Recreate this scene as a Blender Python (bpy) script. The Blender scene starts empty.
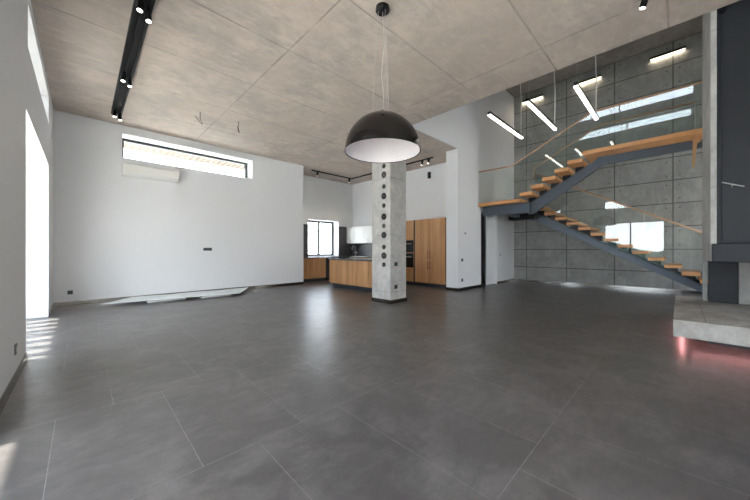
import bpy, math, random
from mathutils import Vector, Matrix
R = math.radians
scn = bpy.context.scene
COL = scn.collection

# ------------------------------------------------------------------ camera
cam_d = bpy.data.cameras.new('camera'); cam = bpy.data.objects.new('camera', cam_d); COL.objects.link(cam)
scn.camera = cam
cam_d.sensor_width = 36.0
cam_d.lens = 36.0 * 298.4 / 750.0
cam_d.clip_start = 0.02; cam_d.clip_end = 500
cam.location = (0, 0, 1.17)
cam.rotation_euler = (R(90), 0, -math.atan2(.6997, .7145))

# ------------------------------------------------------------------ world, sun, exposure
W = bpy.data.worlds.new('world'); scn.world = W; W.use_nodes = True
wn = W.node_tree.nodes; wl = W.node_tree.links; wn.clear()
wo = wn.new('ShaderNodeOutputWorld'); bg = wn.new('ShaderNodeBackground')
tc = wn.new('ShaderNodeTexCoord'); sp = wn.new('ShaderNodeSeparateXYZ')
cr = wn.new('ShaderNodeValToRGB')
wl.new(tc.outputs['Generated'], sp.inputs[0]); wl.new(sp.outputs['Z'], cr.inputs[0])
cr.color_ramp.elements[0].position = 0.0; cr.color_ramp.elements[0].color = (.93, .95, 1.0, 1)
cr.color_ramp.elements[1].position = .7; cr.color_ramp.elements[1].color = (.62, .76, 1.0, 1)
wl.new(cr.outputs[0], bg.inputs[0]); bg.inputs[1].default_value = 9.0
wl.new(bg.outputs[0], wo.inputs[0])

sun_d = bpy.data.lights.new('sun', 'SUN'); sun = bpy.data.objects.new('sun', sun_d); COL.objects.link(sun)
sun_d.energy = 26.0; sun_d.angle = R(.6); sun_d.color = (1, .97, .92)
sun.rotation_euler = Vector((.52, -.06, -1.0)).to_track_quat('-Z', 'Y').to_euler()
sun.location = (-6, 4, 12)

def portal(loc, dirv, sx, sy):
    d = bpy.data.lights.new('window_portal', 'AREA'); d.shape = 'RECTANGLE'; d.size = sx; d.size_y = sy
    d.cycles.is_portal = True
    o = bpy.data.objects.new('window_portal', d); COL.objects.link(o)
    o.location = loc; o.rotation_euler = Vector(dirv).to_track_quat('-Z', 'Z').to_euler()
portal((-1.0, 6.3, 1.34), (1, 0, 0), 2.9, 2.66)
portal((-1.0, 1.75, 1.34), (1, 0, 0), 2.5, 2.66)
portal((-1.0, 6.4, 3.65), (1, 0, 0), 2.8, .5)
portal((-1.0, 1.75, 3.65), (1, 0, 0), 2.5, .5)
portal((1.3, -3.5, 1.4), (0, 1, 0), 2.0, 2.7)
portal((-1.0, -1.9, 1.34), (1, 0, 0), 2.0, 2.66)
portal((9.0, -3.5, 1.4), (0, 1, 0), 3.0, 2.0)
portal((2.15, 9.6, 3.6), (0, -1, 0), 3.0, .55)
portal((7.0, 10.6, 1.65), (0, -1, 0), 1.48, 1.44)
portal((5.1, 1.3, 5.75), (1, 0, 0), 3.4, .36)

scn.view_settings.view_transform = 'Standard'
scn.view_settings.look = 'None'
scn.view_settings.gamma = 1
scn.view_settings.use_curve_mapping = False
scn.view_settings.exposure = 0.35
scn.cycles.max_bounces = 12
scn.cycles.diffuse_bounces = 7
scn.cycles.glossy_bounces = 6
scn.cycles.transparent_max_bounces = 16
scn.cycles.sample_clamp_indirect = 12

# ------------------------------------------------------------------ material helpers
class NT:
    def __init__(s, name):
        s.m = bpy.data.materials.new(name); s.m.use_nodes = True
        s.t = s.m.node_tree; s.t.nodes.clear()
        s.out = s.n('ShaderNodeOutputMaterial'); s.b = s.n('ShaderNodeBsdfPrincipled')
        s.l(s.b.outputs[0], s.out.inputs[0])
    def n(s, t, **k):
        o = s.t.nodes.new(t)
        for a, v in k.items(): setattr(o, a, v)
        return o
    def l(s, a, b): s.t.links.new(a, b)
    def put(s, sock, v):
        if hasattr(v, 'is_linked') or isinstance(v, bpy.types.NodeSocket): s.l(v, sock)
        else: sock.default_value = v
    def math(s, op, a, b=None, c=None):
        o = s.n('ShaderNodeMath', operation=op); s.put(o.inputs[0], a)
        if b is not None: s.put(o.inputs[1], b)
        if c is not None: s.put(o.inputs[2], c)
        return o.outputs[0]
    def mix(s, f, a, b, mode='MIX'):
        o = s.n('ShaderNodeMix', data_type='RGBA', blend_type=mode)
        s.put(o.inputs[0], f); s.put(o.inputs[6], a if not isinstance(a, tuple) else (*a, 1)); s.put(o.inputs[7], b if not isinstance(b, tuple) else (*b, 1))
        return o.outputs[2]
    def coord(s): return s.n('ShaderNodeTexCoord').outputs['Object']
    def mapping(s, v, scale=(1, 1, 1), loc=(0, 0, 0), rot=(0, 0, 0)):
        o = s.n('ShaderNodeMapping'); s.l(v, o.inputs[0]); o.inputs['Scale'].default_value = scale
        o.inputs['Location'].default_value = loc; o.inputs['Rotation'].default_value = rot
        return o.outputs[0]
    def noise(s, v, scale, detail=6, rough=.6, dist=0):
        o = s.n('ShaderNodeTexNoise'); s.l(v, o.inputs['Vector']); o.inputs['Scale'].default_value = scale
        o.inputs['Detail'].default_value = detail; o.inputs['Roughness'].default_value = rough; o.inputs['Distortion'].default_value = dist
        return o.outputs[0]
    def ramp(s, f, p0, p1, c0=(0, 0, 0), c1=(1, 1, 1)):
        o = s.n('ShaderNodeValToRGB'); s.l(f, o.inputs[0])
        o.color_ramp.elements[0].position = p0; o.color_ramp.elements[0].color = (*c0, 1)
        o.color_ramp.elements[1].position = p1; o.color_ramp.elements[1].color = (*c1, 1)
        return o.outputs[0]
    def bump(s, h, st=.2, dist=.01):
        o = s.n('ShaderNodeBump'); s.l(h, o.inputs['Height']); o.inputs['Strength'].default_value = st
        o.inputs['Distance'].default_value = dist; s.l(o.outputs[0], s.b.inputs['Normal'])

def plain(name, c, rough=.5, metal=0, spec=.5, coat=0, vary=.0, emit=None, es=0):
    t = NT(name); b = t.b
    b.inputs['Roughness'].default_value = rough; b.inputs['Metallic'].default_value = metal
    b.inputs['Specular IOR Level'].default_value = spec; b.inputs['Coat Weight'].default_value = coat
    if emit: b.inputs['Emission Color'].default_value = (*emit, 1); b.inputs['Emission Strength'].default_value = es
    nz = t.noise(t.coord(), 7 if vary else 20, 4)
    v = vary or .03
    t.l(t.mix(nz, tuple(x * (1 - v) for x in c), tuple(min(1, x * (1 + v)) for x in c)), b.inputs['Base Color'])
    return t.m

def concrete(name, base, dark, joints=None, jw=.006, holes=False, jcol=.35, scale=1.0, warm=None):
    """joints: list of (axis, offset, period)"""
    t = NT(name); co = t.coord()
    n1 = t.noise(co, 1.1 * scale, 8, .62, .3); n2 = t.noise(t.mapping(co, (1, 1, 1), (3, 7, 1)), 5 * scale, 8, .7); n3 = t.noise(co, 60, 3, .6)
    f1 = t.ramp(n1, .42, .60)
    c = t.mix(f1, dark, base)
    c = t.mix(t.math('MULTIPLY', t.ramp(n2, .45, .68), .6), c, tuple(x * .66 for x in base))
    c = t.mix(t.math('MULTIPLY', t.ramp(t.noise(t.mapping(co, (1, 3.5, 1), (5, 5, 5)), 2.3 * scale, 10, .75, .5), .5, .66), .5), c, tuple(min(1, x * 1.22) for x in base))
    if warm:
        c = t.mix(t.math('MULTIPLY', t.ramp(t.noise(t.mapping(co, (1, 1, 1), (9, 2, 4)), .7, 5), .45, .62), .55), c, warm)
    c = t.mix(t.math('MULTIPLY', t.ramp(n3, .62, .75), .18), c, tuple(x * .5 for x in base))
    h = n3
    if joints:
        sx = t.n('ShaderNodeSeparateXYZ'); t.l(co, sx.inputs[0])
        ds = []; mask = None
        wob = t.math('MULTIPLY', t.math('SUBTRACT', t.noise(co, 3, 4), .5), .012)
        for ax, off, per in joints:
            # shift by a whole number of periods so that the folded value stays positive
            v = t.math('ADD', sx.outputs[ax], 40 * per - off)
            p = t.math('PINGPONG', v, per / 2)
            ds.append(p)
            m = t.math('SUBTRACT', 1.0, t.math('DIVIDE', t.math('ABSOLUTE', t.math('ADD', p, wob if not holes else 0.0)), jw), )
            m = t.math('MAXIMUM', m, 0.0)
            m = t.math('MINIMUM', t.math('MULTIPLY', m, 2.0), 1.0)
            mask = m if mask is None else t.math('MAXIMUM', mask, m)
        if holes:
            a = t.math('SUBTRACT', ds[0], .13); b_ = t.math('SUBTRACT', ds[1], .13)
            r = t.math('SQRT', t.math('ADD', t.math('MULTIPLY', a, a), t.math('MULTIPLY', b_, b_)))
            hm = t.math('LESS_THAN', r, .017)
            mask2 = t.math('MAXIMUM', mask, hm)
            # each cast panel has its own tone
            fl = t.math('FLOOR', t.math('DIVIDE', t.math('ADD', sx.outputs[joints[0][0]], 40 * joints[0][2] - joints[0][1]), joints[0][2]))
            fz = t.math('FLOOR', t.math('DIVIDE', t.math('ADD', sx.outputs[joints[1][0]], 40 * joints[1][2] - joints[1][1]), joints[1][2]))
            wn_ = t.n('ShaderNodeTexWhiteNoise', noise_dimensions='2D'); cb = t.n('ShaderNodeCombineXYZ')
            t.l(fl, cb.inputs[0]); t.l(fz, cb.inputs[1]); t.l(cb.outputs[0], wn_.inputs['Vector'])
            c = t.mix(t.math('MULTIPLY', wn_.outputs['Value'], .22), c, tuple(x * .6 for x in base))
        else: mask2 = mask
        if not holes: mask2 = t.math('MULTIPLY', mask2, t.ramp(t.noise(co, 1.7, 3), .35, .6, (.25, .25, .25)))
        c = t.mix(t.math('MULTIPLY', mask2, 1 - jcol), c, tuple(x * .25 for x in dark))
        h = t.math('SUBTRACT', n3, t.math('MULTIPLY', mask2, 3.0))
    t.l(c, t.b.inputs['Base Color']); t.b.inputs['Roughness'].default_value = .72
    t.b.inputs['Specular IOR Level'].default_value = .3
    t.bump(h, .25, .004)
    return t.m

def wood(name, c0, c1, c2, grain='z', rough=.42):
    t = NT(name); co = t.coord()
    s = {'z': (14, 14, .9), 'x': (.9, 14, 14), 'y': (14, .9, 14)}[grain]
    m = t.mapping(co, s)
    n = t.noise(m, 1.0, 6, .6, .8); n2 = t.noise(t.mapping(co, tuple(x * .25 for x in s)), 1.5, 3, .5); n3 = t.noise(t.mapping(co, tuple(x * 6 for x in s)), 1.0, 3)
    c = t.mix(t.ramp(n, .3, .7), c0, c1); c = t.mix(t.math('MULTIPLY', t.ramp(n2, .42, .7), .7), c, c2)
    c = t.mix(t.math('MULTIPLY', n3, .25), c, tuple(x * .6 for x in c0))
    t.l(c, t.b.inputs['Base Color']); t.b.inputs['Roughness'].default_value = rough
    t.bump(n3, .08, .002)
    return t.m

def glass(name, tint, refl):
    t = NT(name); t.t.nodes.remove(t.b)
    tr = t.n('ShaderNodeBsdfTransparent'); gl = t.n('ShaderNodeBsdfGlossy'); mx = t.n('ShaderNodeMixShader')
    tr.inputs[0].default_value = (*tint, 1); gl.inputs['Roughness'].default_value = .0; gl.inputs[0].default_value = (1, 1, 1, 1)
    ge = t.n('ShaderNodeNewGeometry'); dt = t.n('ShaderNodeVectorMath', operation='DOT_PRODUCT')
    t.l(ge.outputs['Normal'], dt.inputs[0]); t.l(ge.outputs['Incoming'], dt.inputs[1])
    g5 = t.math('POWER', t.math('SUBTRACT', 1.0, t.math('MINIMUM', t.math('ABSOLUTE', dt.outputs['Value']), 1.0)), 5.0)
    t.l(t.math('MINIMUM', t.math('ADD', .04 * refl, t.math('MULTIPLY', g5, .96)), 1.0), mx.inputs[0])
    t.l(tr.outputs[0], mx.inputs[1]); t.l(gl.outputs[0], mx.inputs[2]); t.l(mx.outputs[0], t.out.inputs[0])
    return t.m

M = {}
M['white'] = plain('white_plaster', (.70, .708, .72), .85, vary=.02, spec=.2)
M['ceil'] = concrete('concrete_ceiling_cast', (.59, .51, .445), (.45, .40, .36), [(0, 2.12, 2.56), (1, .10, 1.28)], jw=.014, jcol=.5, scale=1.2, warm=(.52, .44, .375))
M['conc_wall'] = concrete('concrete_panel_wall', (.36, .365, .35), (.27, .275, .265), [(1, .13, 1.275), (2, .55, .64)], jw=.016, holes=True, jcol=.12, scale=1.6)
M['conc_upper'] = concrete('concrete_upper_ceiling', (.33, .31, .29), (.25, .235, .22))
M['conc_col'] = concrete('concrete_column', (.47, .455, .43), (.37, .36, .34), [(2, .25, 1.25)], jw=.008, jcol=.55, scale=2.5)
M['conc_bench'] = concrete('concrete_bench', (.39, .375, .35), (.29, .265, .235), scale=2.5)
M['conc_chim'] = concrete('concrete_chimney', (.40, .395, .38), (.31, .305, .295), [(2, 1.93, .95)], jw=.006, jcol=.3, scale=2)
M['base'] = plain('polished_skirting_steel', (.21, .19, .17), .16, 1.0, vary=.08)
M['ringsteel'] = plain('dark_niche_steel', (.10, .10, .10), .4, .8)
M['steel'] = plain('brushed_steel', (.52, .53, .51), .28, 1.0, vary=.06)
M['darksteel'] = plain('blue_black_steel', (.012, .015, .020), .5, .0, .3, vary=.1)
M['bluesteel'] = plain('blue_grey_painted_steel', (.07, .092, .12), .4, .2, vary=.08)
M['black'] = plain('black_satin', (.010, .010, .011), .6, 0, .2)
M['blackgloss'] = plain('black_gloss', (.006, .005, .005), .07, spec=.35)
M['blackpl'] = plain('black_plastic', (.015, .015, .016), .35)
M['greypl'] = plain('grey_plastic', (.16, .16, .155), .4)
M['basewall'] = plain('bright_skirting_steel', (.42, .42, .41), .12, 1.0, vary=.05)
M['whitepl'] = plain('white_plastic', (.72, .71, .68), .4)
M['lining'] = plain('white_shade_lining', (.74, .69, .70), .6)
M['cab_white'] = plain('white_lacquer', (.68, .69, .67), .3)
M['splash'] = plain('dark_stone_panel', (.055, .053, .058), .35, vary=.2)
M['worktop'] = plain('grey_stone_worktop', (.10, .095, .092), .22, vary=.3)
M['plinth'] = plain('dark_plinth', (.022, .026, .033), .35)
M['oven'] = plain('black_glass', (.008, .009, .01), .08)
M['wire'] = plain('pale_cable', (.62, .60, .57), .5)
M['rust'] = plain('rusty_wire', (.11, .08, .06), .7)
M['frame'] = plain('dark_green_grey_frame', (.035, .045, .042), .4)
M['tread'] = wood('oak_tread', (.62, .30, .115), (.55, .255, .09), (.66, .35, .16), 'x')
M['rail'] = wood('oak_rail', (.52, .33, .20), (.45, .27, .16), (.55, .36, .24), 'y')
M['cabwood'] = wood('oak_veneer', (.47, .245, .105), (.33, .155, .062), (.60, .35, .17), 'z')
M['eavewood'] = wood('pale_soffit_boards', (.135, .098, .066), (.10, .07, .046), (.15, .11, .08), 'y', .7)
M['glass'] = glass('window_glass', (.97, .985, .975), .9)
M['rail_glass'] = glass('green_tint_safety_glass', (.955, .98, .97), 1.3)
M['sheet_glass'] = glass('pale_green_glass', (.75, .90, .84), 2.5)
M['diff'] = plain('warm_light_diffuser', (.9, .9, .85), .5, emit=(1, .86, .66), es=1.4)
M['diffw'] = plain('white_light_diffuser', (.9, .9, .85), .5, emit=(1, .95, .86), es=8)
M['spotlens'] = plain('lit_spot_lens', (.9, .9, .85), .5, emit=(1, .93, .82), es=7)
M['pinkled'] = plain('pink_led', (.9, .6, .6), .5, emit=(1, .42, .42), es=14)
M['ground'] = plain('pale_gravel', (.62, .58, .52), .9, vary=.2)
M['foliage'] = plain('distant_foliage', (.05, .075, .06), .9, vary=.5)
M['doorwhite'] = plain('white_door_paint', (.72, .73, .74), .45)
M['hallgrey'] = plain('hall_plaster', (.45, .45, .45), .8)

# floor tiles: 0.6 x 1.2 m dark porcelain in running bond
t = NT('dark_porcelain_tiles'); co = t.coord()
sw = t.n('ShaderNodeSeparateXYZ'); t.l(co, sw.inputs[0])
cb = t.n('ShaderNodeCombineXYZ')
t.l(t.math('SUBTRACT', sw.outputs[0], .166 + .6 * .5 - 60), cb.inputs[0])
t.l(t.math('SUBTRACT', sw.outputs[1], .6 - 1.2 * 20), cb.inputs[1])
br = t.n('ShaderNodeTexBrick'); t.l(cb.outputs[0], br.inputs['Vector'])
br.offset = .5; br.offset_frequency = 2; br.squash = 1
br.inputs['Scale'].default_value = 1; br.inputs['Mortar Size'].default_value = .0017; br.inputs['Mortar Smooth'].default_value = .1
br.inputs['Brick Width'].default_value = .6; br.inputs['Row Height'].default_value = 1.2; br.inputs['Bias'].default_value = 0
br.inputs['Color1'].default_value = (.082, .073, .068, 1); br.inputs['Color2'].default_value = (.064, .057, .053, 1)
br.inputs['Mortar'].default_value = (.24, .23, .22, 1)
n1 = t.noise(t.mapping(co, (1, 1.0, 1), rot=(0, 0, .6)), 2.2, 10, .68, .6); n2 = t.noise(t.mapping(co, (1, 2.2, 1), rot=(0, 0, .5)), 6, 12, .78)
c = t.mix(t.math('MULTIPLY', t.ramp(n1, .44, .66), .75), br.outputs['Color'], (.15, .136, .127))
c = t.mix(t.math('MULTIPLY', t.ramp(n2, .45, .68), .55), c, (.034, .032, .031))
t.l(c, t.b.inputs['Base Color'])
t.l(t.math('ADD', .27, t.math('MULTIPLY', n2, .16)), t.b.inputs['Roughness'])
t.b.inputs['Specular IOR Level'].default_value = .85
t.bump(t.math('SUBTRACT', t.math('MULTIPLY', n2, .15), br.outputs['Fac']), .15, .002)
M['floor'] = t.m

# ------------------------------------------------------------------ mesh helpers
class MB:
    def __init__(s): s.v = []; s.f = []
    def box(s, x0, x1, y0, y1, z0, z1):
        b = len(s.v)
        s.v += [(x, y, z) for z in (z0, z1) for y in (y0, y1) for x in (x0, x1)]
        s.f += [tuple(b + i for i in q) for q in ((0, 2, 3, 1), (4, 5, 7, 6), (0, 1, 5, 4), (2, 6, 7, 3), (0, 4, 6, 2), (1, 3, 7, 5))]
        return s
    def prism(s, pts, axis, a, b_):
        """pts: 2D polygon in the plane normal to axis, extruded a..b_"""
        n = len(pts); b = len(s.v)
        def P(p, k):
            return {'x': (k, p[0], p[1]), 'y': (p[0], k, p[1]), 'z': (p[0], p[1], k)}[axis]
        s.v += [P(p, a) for p in pts] + [P(p, b_) for p in pts]
        s.f += [tuple(b + i for i in range(n))[::-1], tuple(b + n + i for i in range(n))]
        s.f += [(b + i, b + (i + 1) % n, b + n + (i + 1) % n, b + n + i) for i in range(n)]
        return s
    def tube(s, path, r, seg=8, cap=True):
        path = [Vector(p) for p in path]; rings = []
        for i, p in enumerate(path):
            a = path[max(i - 1, 0)]; c = path[min(i + 1, len(path) - 1)]; d = (c - a).normalized()
            up = Vector((0, 0, 1)) if abs(d.z) < .9 else Vector((1, 0, 0))
            x = d.cross(up).normalized(); y = d.cross(x).normalized()
            rr = r[i] if isinstance(r, (list, tuple)) else r
            b = len(s.v); rings.append(b)
            for k in range(seg):
                an = 2 * math.pi * k / seg
                s.v.append(tuple(p + x * math.cos(an) * rr + y * math.sin(an) * rr))
        for b0, b1 in zip(rings, rings[1:]):
            for k in range(seg):
                s.f.append((b0 + k, b0 + (k + 1) % seg, b1 + (k + 1) % seg, b1 + k))
        if cap:
            s.f.append(tuple(rings[0] + k for k in range(seg))[::-1]); s.f.append(tuple(rings[-1] + k for k in range(seg)))
        return s
    def lathe(s, prof, c, seg=48):
        rings = []
        for r, z in prof:
            b = len(s.v); rings.append(b)
            for k in range(seg):
                an = 2 * math.pi * k / seg
                s.v.append((c[0] + r * math.cos(an), c[1] + r * math.sin(an), c[2] + z))
        for b0, b1 in zip(rings, rings[1:]):
            for k in range(seg):
                s.f.append((b0 + k, b0 + (k + 1) % seg, b1 + (k + 1) % seg, b1 + k))
        return s
    def build(s, name, mat, parent=None, bevel=0, smooth=False):
        off = Vector((0, 0, 0))
        if parent is not None:
            p = parent
            while p is not None: off += Vector(p.location); p = p.parent
        me = bpy.data.meshes.new(name)
        me.from_pydata([tuple(Vector(v) - off) for v in s.v], [], s.f); me.validate(); me.update()
        import bmesh
        bm = bmesh.new(); bm.from_mesh(me); bmesh.ops.remove_doubles(bm, verts=bm.verts, dist=1e-5)
        bmesh.ops.recalc_face_normals(bm, faces=bm.faces); bm.to_mesh(me); bm.free()
        if smooth:
            for p in me.polygons: p.use_smooth = True
        me.materials.append(mat)
        o = bpy.data.objects.new(name, me); COL.objects.link(o)
        if parent is not None: o.parent = parent
        if bevel:
            m = o.modifiers.new('bevel', 'BEVEL'); m.width = bevel; m.segments = 2; m.limit_method = 'ANGLE'; m.angle_limit = R(40)
        return o

def tag(o, label=None, cat=None, group=None, kind=None):
    if label: o['label'] = label
    if cat: o['category'] = cat
    if group: o['group'] = group
    if kind: o['kind'] = kind
    return o
def thing(name, loc, label, cat, group=None):
    o = bpy.data.objects.new(name, None); COL.objects.link(o); o.location = loc; o.empty_display_size = .1
    return tag(o, label, cat, group)
def struct(mb, name, mat, label=None, parent=None, bevel=0):
    o = mb.build(name, mat, parent, bevel)
    if parent is None: tag(o, label, None, None, 'structure')
    return o
def kids(o): return [c for c in bpy.data.objects if c.parent == o]
def copy_tree(o, loc, label, rotz=0, parent=None):
    c = o.copy(); COL.objects.link(c); c.parent = parent
    if parent is None:
        c.location = loc; c['label'] = label; c.rotation_euler = (0, 0, rotz)
    for ch in kids(o): copy_tree(ch, None, None, 0, c)
    return c

def panel(mb, axis, k0, k1, u0, u1, v0, v1, holes=()):
    """slab between k0..k1 on `axis` ('x' or 'y'), spanning u (other horizontal) and v (z), with rectangular holes"""
    us = sorted({u0, u1} | {h[0] for h in holes} | {h[1] for h in holes}); vs = sorted({v0, v1} | {h[2] for h in holes} | {h[3] for h in holes})
    us = [u for u in us if u0 <= u <= u1]; vs = [v for v in vs if v0 <= v <= v1]
    def solid(i, j):
        if i < 0 or j < 0 or i >= len(us) - 1 or j >= len(vs) - 1: return False
        cu = (us[i] + us[i + 1]) / 2; cv = (vs[j] + vs[j + 1]) / 2
        return not any(h[0] < cu < h[1] and h[2] < cv < h[3] for h in holes)
    def P(k, u, v): return (k, u, v) if axis == 'x' else (u, k, v)
    def q(pts):
        b = len(mb.v); mb.v += pts; mb.f.append((b, b + 1, b + 2, b + 3))
    for i in range(len(us) - 1):
        for j in range(len(vs) - 1):
            if not solid(i, j): continue
            a, b, c, d = us[i], us[i + 1], vs[j], vs[j + 1]
            for k in (k0, k1): q([P(k, a, c), P(k, b, c), P(k, b, d), P(k, a, d)])
            if not solid(i - 1, j): q([P(k0, a, c), P(k1, a, c), P(k1, a, d), P(k0, a, d)])
            if not solid(i + 1, j): q([P(k0, b, c), P(k1, b, c), P(k1, b, d), P(k0, b, d)])
            if not solid(i, j - 1): q([P(k0, a, c), P(k1, a, c), P(k1, b, c), P(k0, b, c)])
            if not solid(i, j + 1): q([P(k0, a, d), P(k1, a, d), P(k1, b, d), P(k0, b, d)])
    return mb

# ------------------------------------------------------------------ setting
CZ = 4.05; UZ = 6.95; LX = -.43; RX = 11.7; BY = 9.0; KY = 10.1; MY = 4.4; EX = 5.42; SY = -3.0
struct(MB().box(-.88, 12.1, SY - .4, 10.6, -.2, 0), 'floor', M['floor'], 'dark grey porcelain tile floor')
# concrete slab over living room and kitchen; unseen left overhang added to block sun
slab = MB().prism([(-2.4, SY - .4), (EX, SY - .4), (EX, MY + .02), (8.9, MY + .02), (8.9, 10.6), (5.39, 10.6), (5.39, 9.5), (-2.4, 9.5)], 'z', CZ, CZ + .3)
struct(slab, 'ceiling', M['ceil'], 'board marked concrete ceiling slab')
struct(MB().box(EX - .4, RX + .4, SY - .4, MY + .4, UZ, UZ + .3), 'ceiling_upper', M['conc_upper'], 'concrete ceiling over the stair hall')
# left wall
OB = (4.84, 7.75); OA = (.5, 2.96)
struct(panel(MB(), 'x', -.88, LX, SY, 9.5, 0, CZ, [(OB[0], OB[1], 0, 2.67), (5.0, 7.8, 3.4, 3.88), (OA[0], OA[1], 0, 2.67), (.5, 2.96, 3.4, 3.88), (-2.9, -.9, 0, 2.67)]), 'wall_left', M['white'])
struct(panel(MB(), 'y', BY, BY + .5, LX, 5.39, 0, CZ, [(.65, 3.65, 3.31, 3.865)]), 'wall_back', M['white'])
struct(MB().box(5.19, 5.39, BY + .5, KY + .45, 0, CZ), 'wall_return', M['white'])
struct(panel(MB(), 'y', KY + .004, KY + .45, 5.39, 8.9, 0, CZ, [(6.25, 7.73, .93, 2.37)]), 'wall_kitchen_back', M['white'])
struct(MB().box(8.505, 8.9, MY + .38, KY, 0, CZ), 'wall_kitchen_right', M['white'])
struct(MB().box(7.6, 9.0, MY, MY + .38, 0, CZ), 'wall_pier', M['white'])
# upper white wall above kitchen slab, continuing down to the right of the pier with a doorway
up = MB(); panel(up, 'y', MY, MY + .3, EX, RX, CZ + .3, UZ); up.box(9.0, RX, MY, MY + .3, 2.4, CZ + .3); up.box(10.2, RX, MY, MY + .3, 0, 2.4)
up.box(EX, 9.0, MY, MY + .019, CZ, CZ + .3)
struct(up, 'wall_middle', M['white'])
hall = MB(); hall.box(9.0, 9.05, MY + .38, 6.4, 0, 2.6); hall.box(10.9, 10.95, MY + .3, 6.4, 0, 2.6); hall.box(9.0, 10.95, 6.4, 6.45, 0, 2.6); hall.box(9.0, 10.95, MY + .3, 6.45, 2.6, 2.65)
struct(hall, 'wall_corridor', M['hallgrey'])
struct(panel(MB(), 'x', RX, RX + .3, SY, MY + .3, 0, UZ), 'wall_right', M['conc_wall'])
struct(panel(MB(), 'y', SY - .4, SY, -.88, RX + .3, 0, UZ, [(.3, 2.3, .05, 2.75), (7.5, 10.5, .4, 2.4)]), 'wall_front', M['white'])
struct(panel(MB(), 'x', EX - .3, EX, SY, MY + .3, CZ + .3, UZ, [(-.35, 3.0, 5.58, 5.92)]), 'wall_clerestory', M['white'])

def window(i, axis, k, u0, u1, v0, v1, mull=(), fw=.06, mat='frame', label=None):
    mb = MB()
    def bx(a, b, c, d, t=.035):
        mb.box(k - t, k + t, a, b, c, d) if axis == 'x' else mb.box(a, b, k - t, k + t, c, d)
    bx(u0, u1, v0, v0 + fw); bx(u0, u1, v1 - fw, v1); bx(u0, u0 + fw, v0 + fw, v1 - fw); bx(u1 - fw, u1, v0 + fw, v1 - fw)
    for m in mull: bx(m - fw * .5, m + fw * .5, v0 + fw, v1 - fw)
    o = struct(mb, 'window_%d' % i, M[mat], label)
    g = MB(); t = .004
    g.box(k - t, k + t, u0 + fw, u1 - fw, v0 + fw, v1 - fw) if axis == 'x' else g.box(u0 + fw, u1 - fw, k - t, k + t, v0 + fw, v1 - fw)
    g.build('window_pane', M['glass'], o)
    return o
window(1, 'y', BY + .44, .65, 3.65, 3.31, 3.865, label='narrow horizontal window high in the white back wall')
kw = window(2, 'y', KY + .39, 6.25, 7.73, .93, 2.37, (6.99,), .075, label='two pane kitchen window with dark frame')
window(3, 'x', -.84, OB[0], OB[1], 0, 2.67, (6.3,), .06, label='tall glazed opening in the left wall')
window(4, 'x', -.84, 5.0, 7.8, 3.4, 3.88, (), .04, label='narrow window above the tall opening')
window(5, 'x', -.84, OA[0], OA[1], 0, 2.67, (1.83,), .06)
window(6, 'x', -.84, .5, 2.96, 3.4, 3.88, (), .04)
window(7, 'x', EX - .2, -.35, 3.0, 5.58, 5.92, (1.37,), .03)
window(8, 'y', SY - .3, .3, 2.3, .05, 2.75, (1.3,), .07)
window(9, 'y', SY - .3, 7.5, 10.5, .4, 2.4, (9.0,), .07)
window(10, 'x', -.84, -2.9, -.9, 0, 2.67, (), .06)
# kitchen window sill, door in the corridor opening
struct(MB().box(9.62, 10.2, MY + .09, MY + .14, .01, 2.35), 'door_1', M['doorwhite'], 'white door leaf under the stair landing', bevel=.003)
struct(MB().box(9.0, 9.04, MY + .05, MY + .2, 0, 2.4), 'trim_1', M['black'], 'dark door jamb beside the white pier')
# baseboards
bb = .085; bt = .014
def base(name, boxes, label=None, mat='base'):
    m = MB()
    for b in boxes: m.box(*b, 0.001, bb)
    struct(m, name, M[mat], label)
base('baseboard_left', [(LX, LX + bt, -.9, OA[0]), (LX, LX + bt, OA[1], OB[0]), (LX, LX + bt, OB[1], BY)], 'brushed steel baseboard')
base('baseboard_back', [(LX + bt, 5.39, BY - bt, BY)])
base('baseboard_pier', [(7.6 - bt, 9.0, MY - bt, MY), (7.6 - bt, 7.6, MY, MY + .38)])
base('baseboard_middle', [(10.2, RX, MY - bt, MY)])
base('baseboard_right', [(RX - bt, RX, SY, MY - bt)], None, 'basewall')
# exterior
gr = MB().box(-120, 120, -120, 120, -1.3, -1.2); struct(gr, 'ground', M['ground'])
terr = MB().box(-6, 13.5, -8, 14, -1.2, -.2); struct(terr, 'terrace', M['ground'])
random.seed(4)
treeline = MB(); pts = []  # added low silhouette standing in for distant trees mirrored in the stair glass
for i in range(61):
    y = -60 + i * 2.0
    pts.append((y, -1.2)) if i == 0 else None
    pts.append((y, 1.3 + .8 * math.sin(i * .41) + .7 * math.sin(i * 1.3 + 1) + random.uniform(-.25, .25)))
pts.append((60, -1.2))
treeline.prism(pts, 'x', -34, -30); struct(treeline, 'treeline', M['foliage'])
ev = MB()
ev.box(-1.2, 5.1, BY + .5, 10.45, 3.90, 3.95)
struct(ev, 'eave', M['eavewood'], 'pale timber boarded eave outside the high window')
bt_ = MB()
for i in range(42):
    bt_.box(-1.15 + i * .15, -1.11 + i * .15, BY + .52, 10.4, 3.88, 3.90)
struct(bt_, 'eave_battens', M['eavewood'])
pg = MB()
for i in range(10): pg.box(-2.35, -.9, 4.75 + i * .36, 4.93 + i * .36, 2.78, 2.90)
struct(pg, 'pergola_slats', M['eavewood'])

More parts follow.
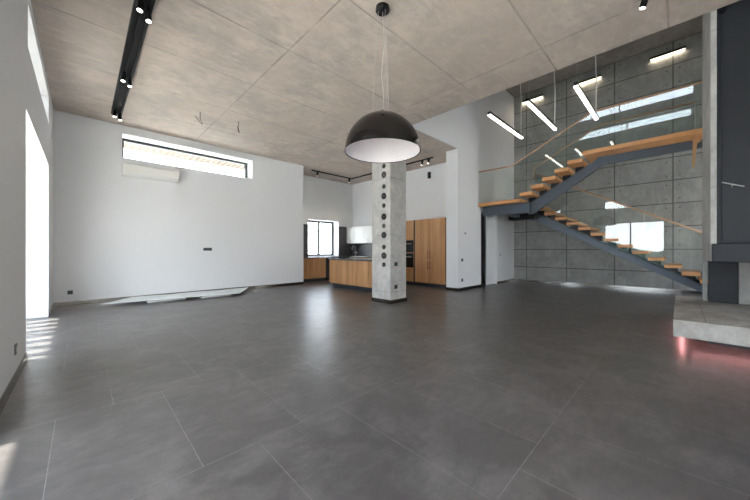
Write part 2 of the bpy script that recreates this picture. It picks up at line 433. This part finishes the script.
# ------------------------------------------------------------------ concrete column
cx0, cx1, cy0, cy1 = 4.75, 5.29, 4.38, 4.95
ct = thing('concrete_column', ((cx0 + cx1) / 2, (cy0 + cy1) / 2, 0), 'square concrete column with a row of round niches beside the kitchen island', 'column')
cm = MB().box(cx0, cx1, cy0, cy1, 0.0, CZ).build('shaft', M['conc_col'], ct, bevel=.012)
b_ = MB(); b_.box(cx0 - bt, cx0, cy0 - bt, cy1, 0.001, bb); b_.box(cx0, cx1 + bt, cy0 - bt, cy0, 0.001, bb)
b_.build('skirting', M['base'], ct)
for i, z in enumerate([3.02, 2.83, 2.57, 2.36, 2.15, 1.905, 1.70, 1.50, 1.236, 1.046, .846]):
    r = .075 if i % 2 else .052
    rg = MB(); y = 4.565; prof = 20
    n = 24; b = 0
    for (rr, dx) in ((r, 0.001), (r, -.012), (r * .78, -.012), (r * .72, 0.0)):
        for k in range(n):
            a = 2 * math.pi * k / n; rg.v.append((cx0 + dx, y + rr * math.cos(a), z + rr * math.sin(a)))
    for q in range(3):
        for k in range(n): rg.f.append((q * n + k, q * n + (k + 1) % n, (q + 1) * n + (k + 1) % n, (q + 1) * n + k))
    ro = rg.build('niche_ring', M['ringsteel'], ct, smooth=False)
    hb = MB().tube([(cx0 - .006, y, z), (cx0 + .001, y, z)], r * .97, 24); h1 = hb.build('niche', M['black'], ct)
    MB().tube([(cx0 - .010, y, z), (cx0 - .005, y, z)], r * .35, 16).build('niche_core', M['ringsteel'], ct)

# ------------------------------------------------------------------ staircase
ZL = 2.62; ST = ZL / 16; TD = .29
XN0, XN1 = 8.8, 9.8; XF0, XF1 = 9.95, 11.25; Y0 = 3.15; TH = .095
st = thing('staircase', (9.9, 3.7, 0), 'open oak and blue steel staircase with glass balustrades by the concrete wall', 'staircase')
MB().box(XN0, 11.6, Y0, MY, ZL - TH, ZL).build('landing', M['tread'], st, bevel=.004)
MB().box(XN0, XN1, -2.2, 1.68, ZL + 6 * ST - TH, ZL + 6 * ST).build('gallery_floor', M['tread'], st, bevel=.004)
for k in range(1, 6):
    z = ZL + ST * k; y1 = Y0 - TD * (k - 1)
    MB().box(XN0, XN1, y1 - TD - .015, y1 + .01, z - TH, z).build('tread', M['tread'], st, bevel=.004)
for k in range(1, 16):
    z = ZL - ST * k; y1 = Y0 - TD * (k - 1)
    MB().box(XF0, XF1, y1 - TD + .0, y1 + .01, z - TH + .02, z).build('tread', M['tread'], st, bevel=.004)
# upper stringer (box section) with gallery beam
MB().prism([(2.98, 2.24), (4.35, 2.24), (4.35, ZL - TH), (2.98, ZL - TH)], 'x', 9.05, 9.15).build('landing_beam', M['bluesteel'], st)
MB().prism([(3.12, 2.14), (3.9, 2.14), (3.9, 2.30), (3.12, 2.30)], 'x', 9.9, 10.3).build('landing_bracket', M['black'], st)
zg = ZL + 6 * ST - TH
MB().prism([(3.1, 2.20), (3.1, 2.50), (1.5, 3.44), (1.45, zg), (-2.1, zg), (-2.1, zg - .17), (1.32, zg - .19), (2.95, 2.22)], 'x', 9.28, 9.38).build('stringer', M['bluesteel'], st)
def zl(y): return ZL - (Y0 - y) * ST / TD
MB().prism([(3.55, 2.48), (3.2, 2.50), (3.1, zl(3.1) - .28), (-1.2, zl(-1.2) - .24), (-1.2, 0.0), (-.72, 0.0), (3.1, zl(3.1) - .55), (3.55, 2.20)], 'x', 10.15, 10.27).build('stringer', M['bluesteel'], st)
MB().box(9.28, 11.5, 3.55, 3.67, 2.2, ZL - TH).build('landing_beam', M['bluesteel'], st)
for k in range(1, 16):
    z = ZL - ST * k - TH + .02; y1 = Y0 - TD * (k - 1)
    MB().prism([(y1 - .03, z), (y1 - TD + .07, z), (y1 - TD + .07, z - .22), (y1 - .03, z - .11)], 'x', 10.17, 10.25).build('tread_bracket', M['black'], st)
for k in range(1, 6):
    z = ZL + ST * k - TH; y1 = Y0 - TD * (k - 1)
    MB().prism([(y1 - .06, z), (y1 - TD + .05, z), (y1 - TD + .05, z - .08), (y1 - .06, z - .14)], 'x', 9.30, 9.36).build('tread_bracket', M['darksteel'], st)
ZG = ZL + 6 * ST
# glass balustrades
g = .005
XG = 8.83
MB().prism([(4.38, ZL), (4.38, 3.57), (3.38, 3.55), (3.38, ZL)], 'x', XG - g, XG + g).build('glass_panel', M['rail_glass'], st)
MB().prism([(3.37, ZL), (3.37, 3.55), (1.51, 4.48), (1.51, ZG - .06), (1.62, ZG - .06), (3.15, ZL)], 'x', XG - g, XG + g).build('glass_panel', M['rail_glass'], st)
MB().prism([(1.50, ZG), (1.50, 4.49), (-2.2, 4.51), (-2.2, ZG)], 'x', XG - g, XG + g).build('glass_panel', M['rail_glass'], st)
XH = 9.85
MB().prism([(3.08, ZL + .02), (3.08, 3.62), (1.51, 4.47), (1.51, ZG - .14), (1.7, ZG - .2)], 'x', XH - g, XH + g).build('glass_panel', M['rail_glass'], st)
MB().prism([(1.50, ZG - .02), (1.50, 4.48), (-.24, 4.48), (-.24, ZG - .02)], 'x', XH - g, XH + g).build('glass_panel', M['rail_glass'], st)
XL = 9.99
MB().prism([(3.08, 2.25), (3.08, zl(3.08) + .90), (-1.2, zl(-1.2) + .90), (-1.2, zl(-1.2) - .22)], 'x', XL - g, XL + g).build('glass_panel', M['rail_glass'], st)
def rail(path, x, r=.022, mat='rail'):
    MB().tube([(x, y, z) for y, z in path], r, 10).build('handrail', M[mat], st, smooth=True)
rail([(4.38, 3.60), (3.4, 3.59), (3.34, 3.61), (1.55, 4.49), (1.45, 4.52), (-2.2, 4.53)], XG)
rail([(3.13, 3.40), (3.13, 3.66), (1.55, 4.48), (1.45, 4.50), (-.24, 4.50)], XH)
rail([(3.13, zl(3.13) + .92), (-1.2, zl(-1.2) + .92)], XL)
MB().tube([(XH, 3.13, 3.40), (XL, 3.13, 3.44)], .022, 10).build('handrail', M['rail'], st, smooth=True)
for y, z0, z1, x in [(-.24, ZG, 4.49, XH), (.62, zl(.62) - .1, zl(.62) + .9, XL + .015)]:
    MB().tube([(x, y, z0), (x, y, z1)], .008, 8).build('baluster', M['steel'], st)
MB().prism([(-.19, ZG - .1), (-.31, ZG - .1), (-.31, ZG - .2), (-.25, ZG - .24), (-.215, 2.87), (-.18, 2.87)], 'x', 9.0, 9.04).build('newel_board', M['cabwood'], st)

# ------------------------------------------------------------------ fireplace
fp = thing('fireplace', (6.4, -.7, 0), 'dark steel fireplace with concrete sided chimney on a floating bench', 'fireplace')
MB().prism([(5.45, 1.03), (5.45, UZ), (7.3, UZ), (7.3, .348), (7.22, .348), (7.22, 1.03)], 'y', -.312, -.262).build('concrete_side', M['conc_chim'], fp)
MB().box(5.47, 7.2, -1.5, -.313, 1.25, UZ).build('chimney', M['darksteel'], fp, bevel=.004)
MB().box(5.455, 5.47, -1.5, -.352, 1.27, 4.7).build('chimney_front_panel', M['darksteel'], fp, bevel=.004)
MB().box(5.38, 7.2, -1.5, -.27, 1.03, 1.245).build('hood', M['darksteel'], fp, bevel=.006)
MB().box(7.1, 7.2, -.62, -.318, .348, 1.03).build('firebox_door', M['darksteel'], fp, bevel=.003)
MB().box(7.15, 7.25, -1.5, -.63, .348, 1.03).build('firebox_back', M['conc_chim'], fp)
h = MB().tube([(5.43, -.350, 1.975), (5.42, -.519, 1.90)], .008, 10); h.build('damper_handle', M['steel'], fp)
MB().tube([(5.47, -.43, 1.90), (5.425, -.43, 1.94)], .006, 8).build('handle_stem', M['steel'], fp)
MB().tube([(5.46, -.36, 4.02), (5.42, -.36, 4.02)], .03, 16).build('knob', M['black'], fp)
bn = thing('hearth_bench', (6.3, -.9, 0), 'low floating concrete hearth bench under the fireplace with pink light below', 'bench')
MB().box(5.02, 7.7, -2.2, .055, .145, .345).build('slab', M['conc_bench'], bn, bevel=.005)
MB().box(5.6, 7.55, -1.9, -.25, 0, .145).build('support', M['plinth'], bn)
MB().box(5.3, 7.0, -.03, -.01, .137, .145).build('led_strip', M['pinkled'], bn)
MB().box(5.35, 5.37, -2.0, -.1, .137, .145).build('led_strip', M['pinkled'], bn)
MB().box(5.1, 7.69, -.215, -.205, .3452, .3456).build('joint', M['plinth'], bn)

# ------------------------------------------------------------------ dome pendant
px, py = 2.54, 2.465; ZD = 2.335
dp = thing('dome_pendant_lamp', (px, py, ZD), 'large glossy black dome pendant lamp with white inside', 'pendant lamp')
RD = .445
prof = [(RD * math.cos(a), RD * math.sin(a)) for a in [R(i * 90 / 20) for i in range(20)]] + [(.02, RD)]
MB().lathe(prof, (px, py, ZD), 64).build('shade', M['blackgloss'], dp, smooth=True)
prof2 = [(RD - .0, -.004), (RD + .004, -.006), (RD + .004, .006), (RD, .004)]
MB().lathe(prof2, (px, py, ZD), 64).build('rim', M['blackgloss'], dp)
prof3 = [((RD - .008) * math.cos(a), (RD - .008) * math.sin(a)) for a in [R(i * 90 / 20) for i in range(21)]]
MB().lathe(prof3, (px, py, ZD), 64).build('shade_lining', M['lining'], dp, smooth=True)
MB().tube([(px, py, ZD + .445), (px, py, ZD + .49)], [.03, .02], 20).build('cap', M['black'], dp, smooth=True)
MB().lathe([(.001, 0), (.075, 0), (.082, .008), (.082, .05), (.001, .05)], (px, py, CZ - .055), 32).build('canopy', M['blackgloss'], dp)
for i in range(3):
    a = R(120 * i + 20); r = .12
    MB().tube([(px + .05 * math.cos(a), py + .05 * math.sin(a), CZ - .055), (px + r * math.cos(a), py + r * math.sin(a), ZD + math.sqrt(RD * RD - r * r))], .0012, 6).build('suspension_wire', M['wire'], dp)
MB().tube([(px, py, CZ - .055), (px + .01, py - .01, 3.6), (px - .012, py + .01, 3.25), (px + .012, py - .005, 3.0), (px, py, ZD + .48)], .003, 8).build('cord', M['wire'], dp, smooth=True)
for i, a in enumerate((R(0), R(120), R(240))):
    MB().tube([(px + .1 * math.cos(a), py + .1 * math.sin(a), ZD + .35), (px + .1 * math.cos(a), py + .1 * math.sin(a), ZD + .25)], [.02, .03], 16).build('bulb', M['whitepl'], dp, smooth=True)

# ------------------------------------------------------------------ linear pendants
def lin_pendant(y, label):
    x0, x1, z = 6.03, 7.90, 3.98
    t = thing('linear_pendant_light', ((x0 + x1) / 2, y, z), label, 'pendant light', 'linear pendant lights over the stair hall')
    MB().box(x0, x1, y - .03, y + .03, z + .012, z + .07).build('housing', M['darksteel'], t, bevel=.003)
    MB().box(x0 + .015, x1 - .015, y - .027, y + .027, z - .012, z + .012).build('diffuser', M['diffw'], t)
    MB().tube([(x1 - .08, y, z + .07), (x1 - .05, y, z + .9), (x1 - .09, y + .01, z + 1.4), (x1 - .08, y, UZ)], .009, 8).build('cable', M['wire'], t, smooth=True)
    MB().tube([(x0 + .1, y, z + .07), (x0 + .1, y, UZ)], .0012, 6).build('suspension_wire', M['wire'], t)
    return t
lp = lin_pendant(2.775, 'linear pendant light hanging nearest the white wall, leftmost of three')
copy_tree(lp, (lp.location.x, 2.03, lp.location.z), 'middle one of the three hanging linear pendant lights')
copy_tree(lp, (lp.location.x, 1.25, lp.location.z), 'rightmost of the three hanging linear lights, in front of the upper handrail')

# wall lights
def wall_light(y, label):
    t = thing('wall_light', (RX, y, 6.66), label, 'wall light', 'slim wall lights high on the concrete wall')
    MB().box(RX - .075, RX, y - .36, y + .36, 6.64, 6.685).build('housing', M['black'], t, bevel=.002)
    MB().box(RX - .05, RX - .01, y - .35, y + .35, 6.625, 6.64).build('diffuser', M['diff'], t)
    l = bpy.data.lights.new('wall_wash', 'AREA'); l.shape = 'RECTANGLE'; l.size = .06; l.size_y = .68; l.energy = 2.6; l.color = (1, .84, .62)
    lo = bpy.data.objects.new('wall_wash', l); COL.objects.link(lo); lo.parent = t; lo.location = (-.035, 0, -.045)
    return t
w1 = wall_light(.24, 'slim black wall light high on the concrete wall, rightmost and farthest from the pendants')
copy_tree(w1, (RX, 2.08, 6.66), 'slim black wall light behind the top of the rightmost hanging linear light')
copy_tree(w1, (RX, 3.75, 6.66), 'slim black wall light near the white wall corner, leftmost of three')

# ------------------------------------------------------------------ ceiling tracks and spots
tr = thing('ceiling_track_channel', (.5, 3.0, CZ), 'long black lighting channel on the concrete ceiling at the left', 'lighting track')
MB().box(.42, .445, -2.5, 8.3, CZ - .05, CZ).build('side_rail', M['black'], tr)
MB().box(.565, .59, -2.5, 8.3, CZ - .05, CZ).build('side_rail', M['black'], tr)
MB().box(.445, .565, -2.5, 8.3, CZ - .012, CZ).build('channel_bed', M['black'], tr)
MB().box(.49, .52, -2.5, 8.28, CZ - .03, CZ - .012).build('conductor_rail', M['black'], tr)
def spot(x, y, z, dx, dy, label, group, cat='spotlight', energy=14):
    t = thing('track_spotlight', (x, y, z), label, cat, group)
    MB().box(x - .018, x + .018, y - .05, y + .05, z - .03, z).build('adapter', M['black'], t, bevel=.003)
    d = Vector((dx, dy, -1)).normalized(); p = Vector((x, y, z - .065))
    MB().tube([(x, y, z - .03), tuple(p)], .008, 8).build('arm', M['black'], t)
    a = p - d * .045; b = p + d * .075
    MB().tube([tuple(a), tuple(b)], .032, 20).build('head', M['black'], t, smooth=False)
    MB().tube([tuple(b), tuple(b + d * .004)], .026, 20).build('lens', M['spotlens'], t)
    l = bpy.data.lights.new('beam', 'SPOT'); l.energy = energy; l.color = (1, .86, .68); l.spot_size = R(75); l.spot_blend = .8; l.shadow_soft_size = .03
    lo = bpy.data.objects.new('beam', l); COL.objects.link(lo); lo.parent = t; lo.location = b + d * .02 - Vector(t.location); lo.rotation_euler = d.to_track_quat('-Z', 'Y').to_euler()
    return t
gl = 'spotlights on the left ceiling channel'
sy = [4.28, 6.25, 8.05]; nm = ['nearest the viewer', 'halfway along the channel', 'at the far end of the channel']
first = {}
for i, y in enumerate(sy):
    for j, (ox, oy, dx, dy) in enumerate([(-.035, .0, -.12, -.1), (.045, .13, .1, -.12)]):
        lab = 'black ceiling channel spotlight, %s one of the pair %s' % (('left', 'right')[j], nm[i])
        loc = (.505 + ox, y + oy, CZ - .03)
        if j not in first: first[j] = spot(*loc, dx, dy, lab, gl)
        else: copy_tree(first[j], loc, lab)
kt = thing('kitchen_lighting_track', (7.62, 9.1, CZ - .05), 'thin black L shaped lighting track hung under the kitchen ceiling', 'lighting track')
MB().box(5.78, 7.64, 9.08, 9.12, CZ - .075, CZ - .04).build('track_rail', M['black'], kt)
MB().box(7.60, 7.64, 5.26, 9.08, CZ - .075, CZ - .04).build('track_rail', M['black'], kt)
for (x, y) in ((6.1, 9.1), (7.5, 9.1), (7.62, 7.2), (7.62, 5.5)):
    MB().tube([(x, y, CZ - .04), (x, y, CZ)], .006, 8).build('hanger', M['black'], kt)
gk = 'spotlights on the kitchen track'
ks = spot(6.02, 9.1, CZ - .075, -.1, .3, 'kitchen track spotlight at the left end, by the white wall edge', gk, energy=32)
copy_tree(ks, (7.5, 9.1, CZ - .075), 'kitchen track spotlight hanging at the bend of the track')
copy_tree(ks, (7.62, 5.66, CZ - .075), 'left of the two kitchen track spotlights near the white pier')
copy_tree(ks, (7.62, 5.42, CZ - .075), 'right of the two kitchen track spotlights near the white pier', R(60))
nt = thing('ceiling_track', (4.46, -.6, CZ), 'short black ceiling track above the stair hall edge', 'lighting track')
MB().box(4.44, 4.48, -2.0, .36, CZ - .04, CZ).build('track_rail', M['black'], nt)
spot(4.46, .27, CZ - .04, .1, .3, 'black spotlight at the top edge of the picture on the concrete slab', None)

# ceiling hooks
def hook(x, y, label, s=1):
    m = MB().tube([(x, y, CZ), (x + .0, y, CZ - .14), (x + .03 * s, y, CZ - .20), (x + .045 * s, y, CZ - .25), (x + .02 * s, y, CZ - .24), (x - .10 * s, y - .02, CZ - .12)], .006, 6)
    o = m.build('ceiling_hook', M['rust'], smooth=True); tag(o, label, 'hook', 'bent wire hooks in the concrete ceiling'); return o
hook(1.75, 7.0, 'bent rusty wire hook in the ceiling, wider left one above the high window')
hook(2.5, 6.94, 'bent rusty wire hook in the ceiling, narrow right one above the high window', .35)

# ------------------------------------------------------------------ air conditioner
ac = thing('air_conditioner', (1.19, BY, 2.88), 'white wall mounted air conditioner under the high narrow window', 'air conditioner')
MB().prism([(BY, 2.88), (BY, 3.16), (BY - .17, 3.16), (BY - .205, 3.13), (BY - .205, 2.95), (BY - .15, 2.885)], 'x', .64, 1.73).build('housing', M['whitepl'], ac, bevel=.008)
MB().prism([(BY - .155, 2.889), (BY - .203, 2.943), (BY - .209, 2.94), (BY - .159, 2.883)], 'x', .70, 1.68).build('louver', M['cab_white'], ac)

# switches and sockets
def plate(name, axis, k, u, z, w, h, label, cat, n=1, mat='blackpl', sgn=-1):
    """plate on a wall plane `axis`=k facing sgn"""
    loc = (k, u, z) if axis == 'x' else (u, k, z)
    t = thing(name, loc, label, cat)
    a, b = sorted((k, k + sgn * .012))
    (MB().box(a, b, u - w / 2, u + w / 2, z - h / 2, z + h / 2) if axis == 'x' else MB().box(u - w / 2, u + w / 2, a, b, z - h / 2, z + h / 2)).build('cover_plate', M[mat], t, bevel=.003)
    for i in range(n):
        c = u + (i - (n - 1) / 2) * (w / n); kk = k + sgn * .012
        p = [(kk, c, z), (kk + sgn * .003, c, z)] if axis == 'x' else [(c, kk, z), (c, kk + sgn * .003, z)]
        MB().tube(p, min(w / n, h) * .34, 16).build('insert', M['plinth'] if mat == 'blackpl' else M['steel'], t)
    return t
plate('wall_switch', 'y', BY, 2.43, 1.19, .21, .075, 'black three gang switch in the middle of the white back wall', 'switch', 3)
plate('wall_socket', 'y', BY, -.19, .275, .08, .08, 'black socket low on the back wall near the left corner', 'socket')
plate('wall_socket', 'x', LX, 4.12, .29, .08, .09, 'grey socket low on the near left wall', 'socket', mat='greypl', sgn=1)
plate('wall_socket', 'y', MY, 7.83, .30, .09, .085, 'black socket on the white pier, lower one near the baseboard', 'socket')
plate('wall_socket', 'y', MY, 7.83, .88, .09, .085, 'black socket on the white pier, upper one', 'socket')
plate('wall_thermostat', 'y', MY, 8.0, 1.66, .05, .05, 'tiny dark control on the white pier above the sockets', 'control')
plate('wall_socket', 'y', cy0, 4.93, .86, .10, .085, 'black socket on the concrete column, upper one', 'socket')
plate('wall_socket', 'y', cy0, 4.93, .36, .10, .085, 'black socket on the concrete column, lower one', 'socket')
plate('wall_switch', 'y', MY, 10.45, 1.0, .04, .07, 'small switch on the wall right of the white door', 'switch')
al = thing('motion_sensor', (8.5, 6.0, 3.72), 'small dark sensor high on the kitchen wall', 'sensor')
MB().box(8.44, 8.5, 5.95, 6.05, 3.62, 3.84).build('sensor_body', M['blackpl'], al, bevel=.008)

# ------------------------------------------------------------------ glass sheet on floor
gs = MB().prism([(.27, 8.26), (2.87, 7.86), (3.5, 8.93), (.83, 8.97)], 'z', .062, .07).build('glass_sheet', M['whitepl'])
tag(gs, 'pale greenish pane lying low over the floor along the back wall', 'glass pane')
M['pale'] = plain('pale_green_panel', (.78, .84, .82), .15, vary=.02); gs.data.materials[0] = M['pale']
for (x0, x1, y0, lab) in ((1.02, 1.75, 8.22, 'white block under the pale pane, left one'), (2.05, 2.72, 8.07, 'white block under the pale pane, right one')):
    o = MB().box(x0, x1, y0, y0 + .5, 0.001, .062).build('support_block', M['cab_white'], bevel=.003); tag(o, lab, 'block', 'blocks under the pane')

# ------------------------------------------------------------------ kitchen
def vhandle(x, y, z0, z1, par, name='handle'):
    m = MB().box(x - .035, x - .025, y - .006, y + .006, z0, z1); m.box(x - .025, x, y - .005, y + .005, z0 + .02, z0 + .032); m.box(x - .025, x, y - .005, y + .005, z1 - .032, z1 - .02)
    return m.build(name, M['rust'], par)
# tall cabinet
tc_ = thing('tall_cabinet', (8.15, 5.55, 0), 'tall oak cupboard with four doors beside the white pier', 'cabinet')
MB().box(7.87, 8.5, 4.98, 6.13, .115, 2.16).build('body', M['cabwood'], tc_)
MB().box(7.92, 8.5, 4.98, 6.13, 0, .115).build('plinth', M['plinth'], tc_)
for (a, b, hy) in ((4.98, 5.553, 5.51), (5.557, 6.13, 5.60)):
    d = MB().box(7.85, 7.87, a + .004, b - .004, .858, 2.155).build('door', M['cabwood'], tc_, bevel=.0015); vhandle(7.85, hy, .90, 1.14, d)
    d = MB().box(7.85, 7.87, a + .004, b - .004, .12, .845).build('door', M['cabwood'], tc_, bevel=.0015); vhandle(7.85, hy, .56, .80, d)
oc = thing('oven_cabinet', (8.15, 6.48, 0), 'oak oven housing cabinet partly behind the concrete column', 'cabinet')
ocb = MB(); ocb.box(7.87, 8.5, 6.19, 6.21, .115, 2.16); ocb.box(7.87, 8.5, 6.77, 6.79, .115, 2.16); ocb.box(8.46, 8.5, 6.21, 6.77, .115, 2.16)
for z0, z1 in ((.115, .13), (.56, .58), (1.06, 1.09), (1.50, 1.52), (2.14, 2.16)): ocb.box(7.87, 8.46, 6.21, 6.77, z0, z1)
ocb.build('body', M['cabwood'], oc)
MB().box(7.92, 8.5, 6.14, 6.79, 0, .115).build('plinth', M['plinth'], oc)
MB().box(7.86, 8.5, 6.14, 6.19, .115, 2.16).build('side_panel', M['plinth'], oc)
MB().box(7.85, 7.87, 6.192, 6.788, 1.525, 2.155).build('door', M['cabwood'], oc)
MB().box(7.85, 7.87, 6.192, 6.788, .12, .555).build('drawer', M['cabwood'], oc)
def oven(z0, z1, name, label):
    t = thing(name, (8.1, 6.49, z0), label, 'oven')
    MB().box(7.88, 8.4, 6.22, 6.76, z0, z1).build('body', M['black'], t)
    MB().box(7.855, 7.878, 6.215, 6.765, z0, z1 - .09).build('glass_door', M['oven'], t)
    MB().box(7.855, 7.878, 6.215, 6.765, z1 - .085, z1).build('control_panel', M['oven'], t)
    MB().box(7.83, 7.842, 6.26, 6.72, z1 - .125, z1 - .11).build('handle', M['steel'], t)
oven(1.095, 1.495, 'microwave_oven', 'black built in microwave above the oven'); oven(.585, 1.055, 'built_in_oven', 'black built in oven below the microwave')
# base run along right wall
br_ = thing('base_cabinet', (8.15, 8.1, 0), 'oak base cabinets along the right kitchen wall behind the island', 'cabinet')
MB().box(7.87, 8.5, 6.80, 9.5, .115, .86).build('body', M['cabwood'], br_)
MB().box(7.92, 8.5, 6.80, 9.5, 0, .115).build('plinth', M['plinth'], br_)
for i in range(4): MB().box(7.85, 7.87, 6.80 + i * .675 + .002, 6.80 + (i + 1) * .675 - .002, .12, .855).build('door', M['cabwood'], br_)
bl = thing('base_cabinet', (6.1, 9.8, 0), 'oak base cabinet under the kitchen window at the white wall edge', 'cabinet')
MB().box(5.4, 6.66, 9.52, KY, .115, .86).build('body', M['cabwood'], bl)
MB().box(5.4, 6.66, 9.57, KY, 0, .115).build('plinth', M['plinth'], bl)
for a, b in ((5.4, 6.03), (6.03, 6.66)): MB().box(a + .002, b - .002, 9.50, 9.52, .12, .855).build('door', M['cabwood'], bl)
dw = thing('dishwasher', (7.26, 9.8, 0), 'black dishwasher front in the gap beside the island', 'dishwasher')
MB().box(6.68, 7.84, 9.53, KY, .1, .86).build('body', M['plinth'], dw)
MB().box(6.68, 7.84, 9.6, KY, 0, .1).build('plinth', M['black'], dw)
wt = MB().prism([(5.39, KY), (5.39, 9.48), (7.83, 9.48), (7.83, 6.80), (8.5, 6.80), (8.5, KY)], 'z', .862, .90).build('worktop', M['worktop'])
tag(wt, 'dark grey stone worktop running below the kitchen window and wall cabinets', 'worktop')
sp_ = MB(); sp_.box(5.40, 6.25, KY - .017, KY - .002, .902, 2.17); sp_.box(7.73, 8.15, KY - .017, KY - .002, .902, 2.17); sp_.box(8.15, 8.5, KY - .017, KY - .002, .902, 1.445); sp_.box(8.485, 8.5, 6.80, KY - .017, .902, 1.445)
so = sp_.build('backsplash', M['splash']); tag(so, 'dark stone wall panels around the kitchen window and under white cupboards', 'backsplash')
# wall cabinets
def wallcab(y0, y1, label):
    t = thing('wall_cabinet', (8.33, (y0 + y1) / 2, 1.45), label, 'cabinet', 'white wall cabinets above the worktop')
    MB().box(8.17, 8.5, y0, y1, 1.45, 2.15).build('body', M['cab_white'], t)
    ym = (y0 + y1) / 2
    for a, b in ((y0, ym), (ym, y1)):
        d = MB().box(8.15, 8.17, a + .002, b - .002, 1.452, 2.148).build('door', M['cab_white'], t, bevel=.0015)
        m = MB().box(8.125, 8.135, (a + b) / 2 - .006, (a + b) / 2 + .006, 1.47, 1.62); m.box(8.135, 8.15, (a + b) / 2 - .004, (a + b) / 2 + .004, 1.48, 1.49); m.box(8.135, 8.15, (a + b) / 2 - .004, (a + b) / 2 + .004, 1.60, 1.61)
        m.build('handle', M['steel'], d)
wallcab(9.0, 10.08, 'white two door wall cabinet in the kitchen corner beside the dark panel')
wallcab(7.92, 9.0, 'white two door wall cabinet next to the concrete column edge')
# faucet and sink, sockets
fc = thing('kitchen_faucet', (8.25, 9.62, .90), 'slim steel faucet on the worktop in front of dark wall', 'faucet')
MB().tube([(8.25, 9.62, .90), (8.25, 9.62, .93)], .028, 16).build('base', M['steel'], fc)
MB().tube([(8.25, 9.62, .93), (8.25, 9.62, 1.25)] + [(8.25 - .09 + .09 * math.cos(a), 9.62, 1.25 + .09 * math.sin(a)) for a in [R(i * 20) for i in range(1, 10)]] + [(8.07, 9.62, 1.18)], .012, 12).build('spout', M['steel'], fc, smooth=True)
sk = thing('kitchen_sink', (8.1, 9.2, .90), 'steel sink rim set in the worktop below white cupboards', 'sink')
m = MB(); m.box(7.92, 8.30, 8.85, 8.90, .9, .906); m.box(7.92, 8.30, 9.48, 9.53, .9, .906); m.box(7.92, 7.96, 8.90, 9.48, .9, .906); m.box(8.26, 8.30, 8.90, 9.48, .9, .906)
m.build('rim', M['steel'], sk); MB().box(7.96, 8.26, 8.90, 9.48, .9, .902).build('basin', M['steel'], sk)
plate('kitchen_socket', 'x', 8.483, 9.85, 1.06, .16, .08, 'pale double socket on the dark kitchen panel at the corner', 'socket', 2, 'whitepl')
plate('kitchen_socket', 'x', 8.483, 8.45, 1.06, .16, .08, 'white double socket on the dark kitchen panel by the column', 'socket', 2, 'whitepl')
# island
il = thing('kitchen_island', (6.05, 6.7, 0), 'oak fronted kitchen island with dark worktop behind the concrete column', 'kitchen island')
IY0, IY1 = 5.6, 7.79
MB().box(5.62, 6.5, IY0, IY1, .14, .855).build('body', M['cabwood'], il)
MB().box(5.70, 6.44, IY0 + .05, IY1 - .05, 0, .14).build('plinth', M['plinth'], il)
for a, b in ((7.42, 7.79), (6.65, 7.42), (5.97, 6.65)):
    MB().box(5.60, 5.62, a + .006, b - .006, .14, .85).build('door', M['cabwood'], il, bevel=.0015)
MB().box(5.605, 5.62, IY0, 5.967, .14, .85).build('end_panel', M['cabwood'], il)
MB().box(5.585, 6.52, IY0 - .02, IY1 + .01, .856, .90).build('countertop', M['worktop'], il, bevel=.003)
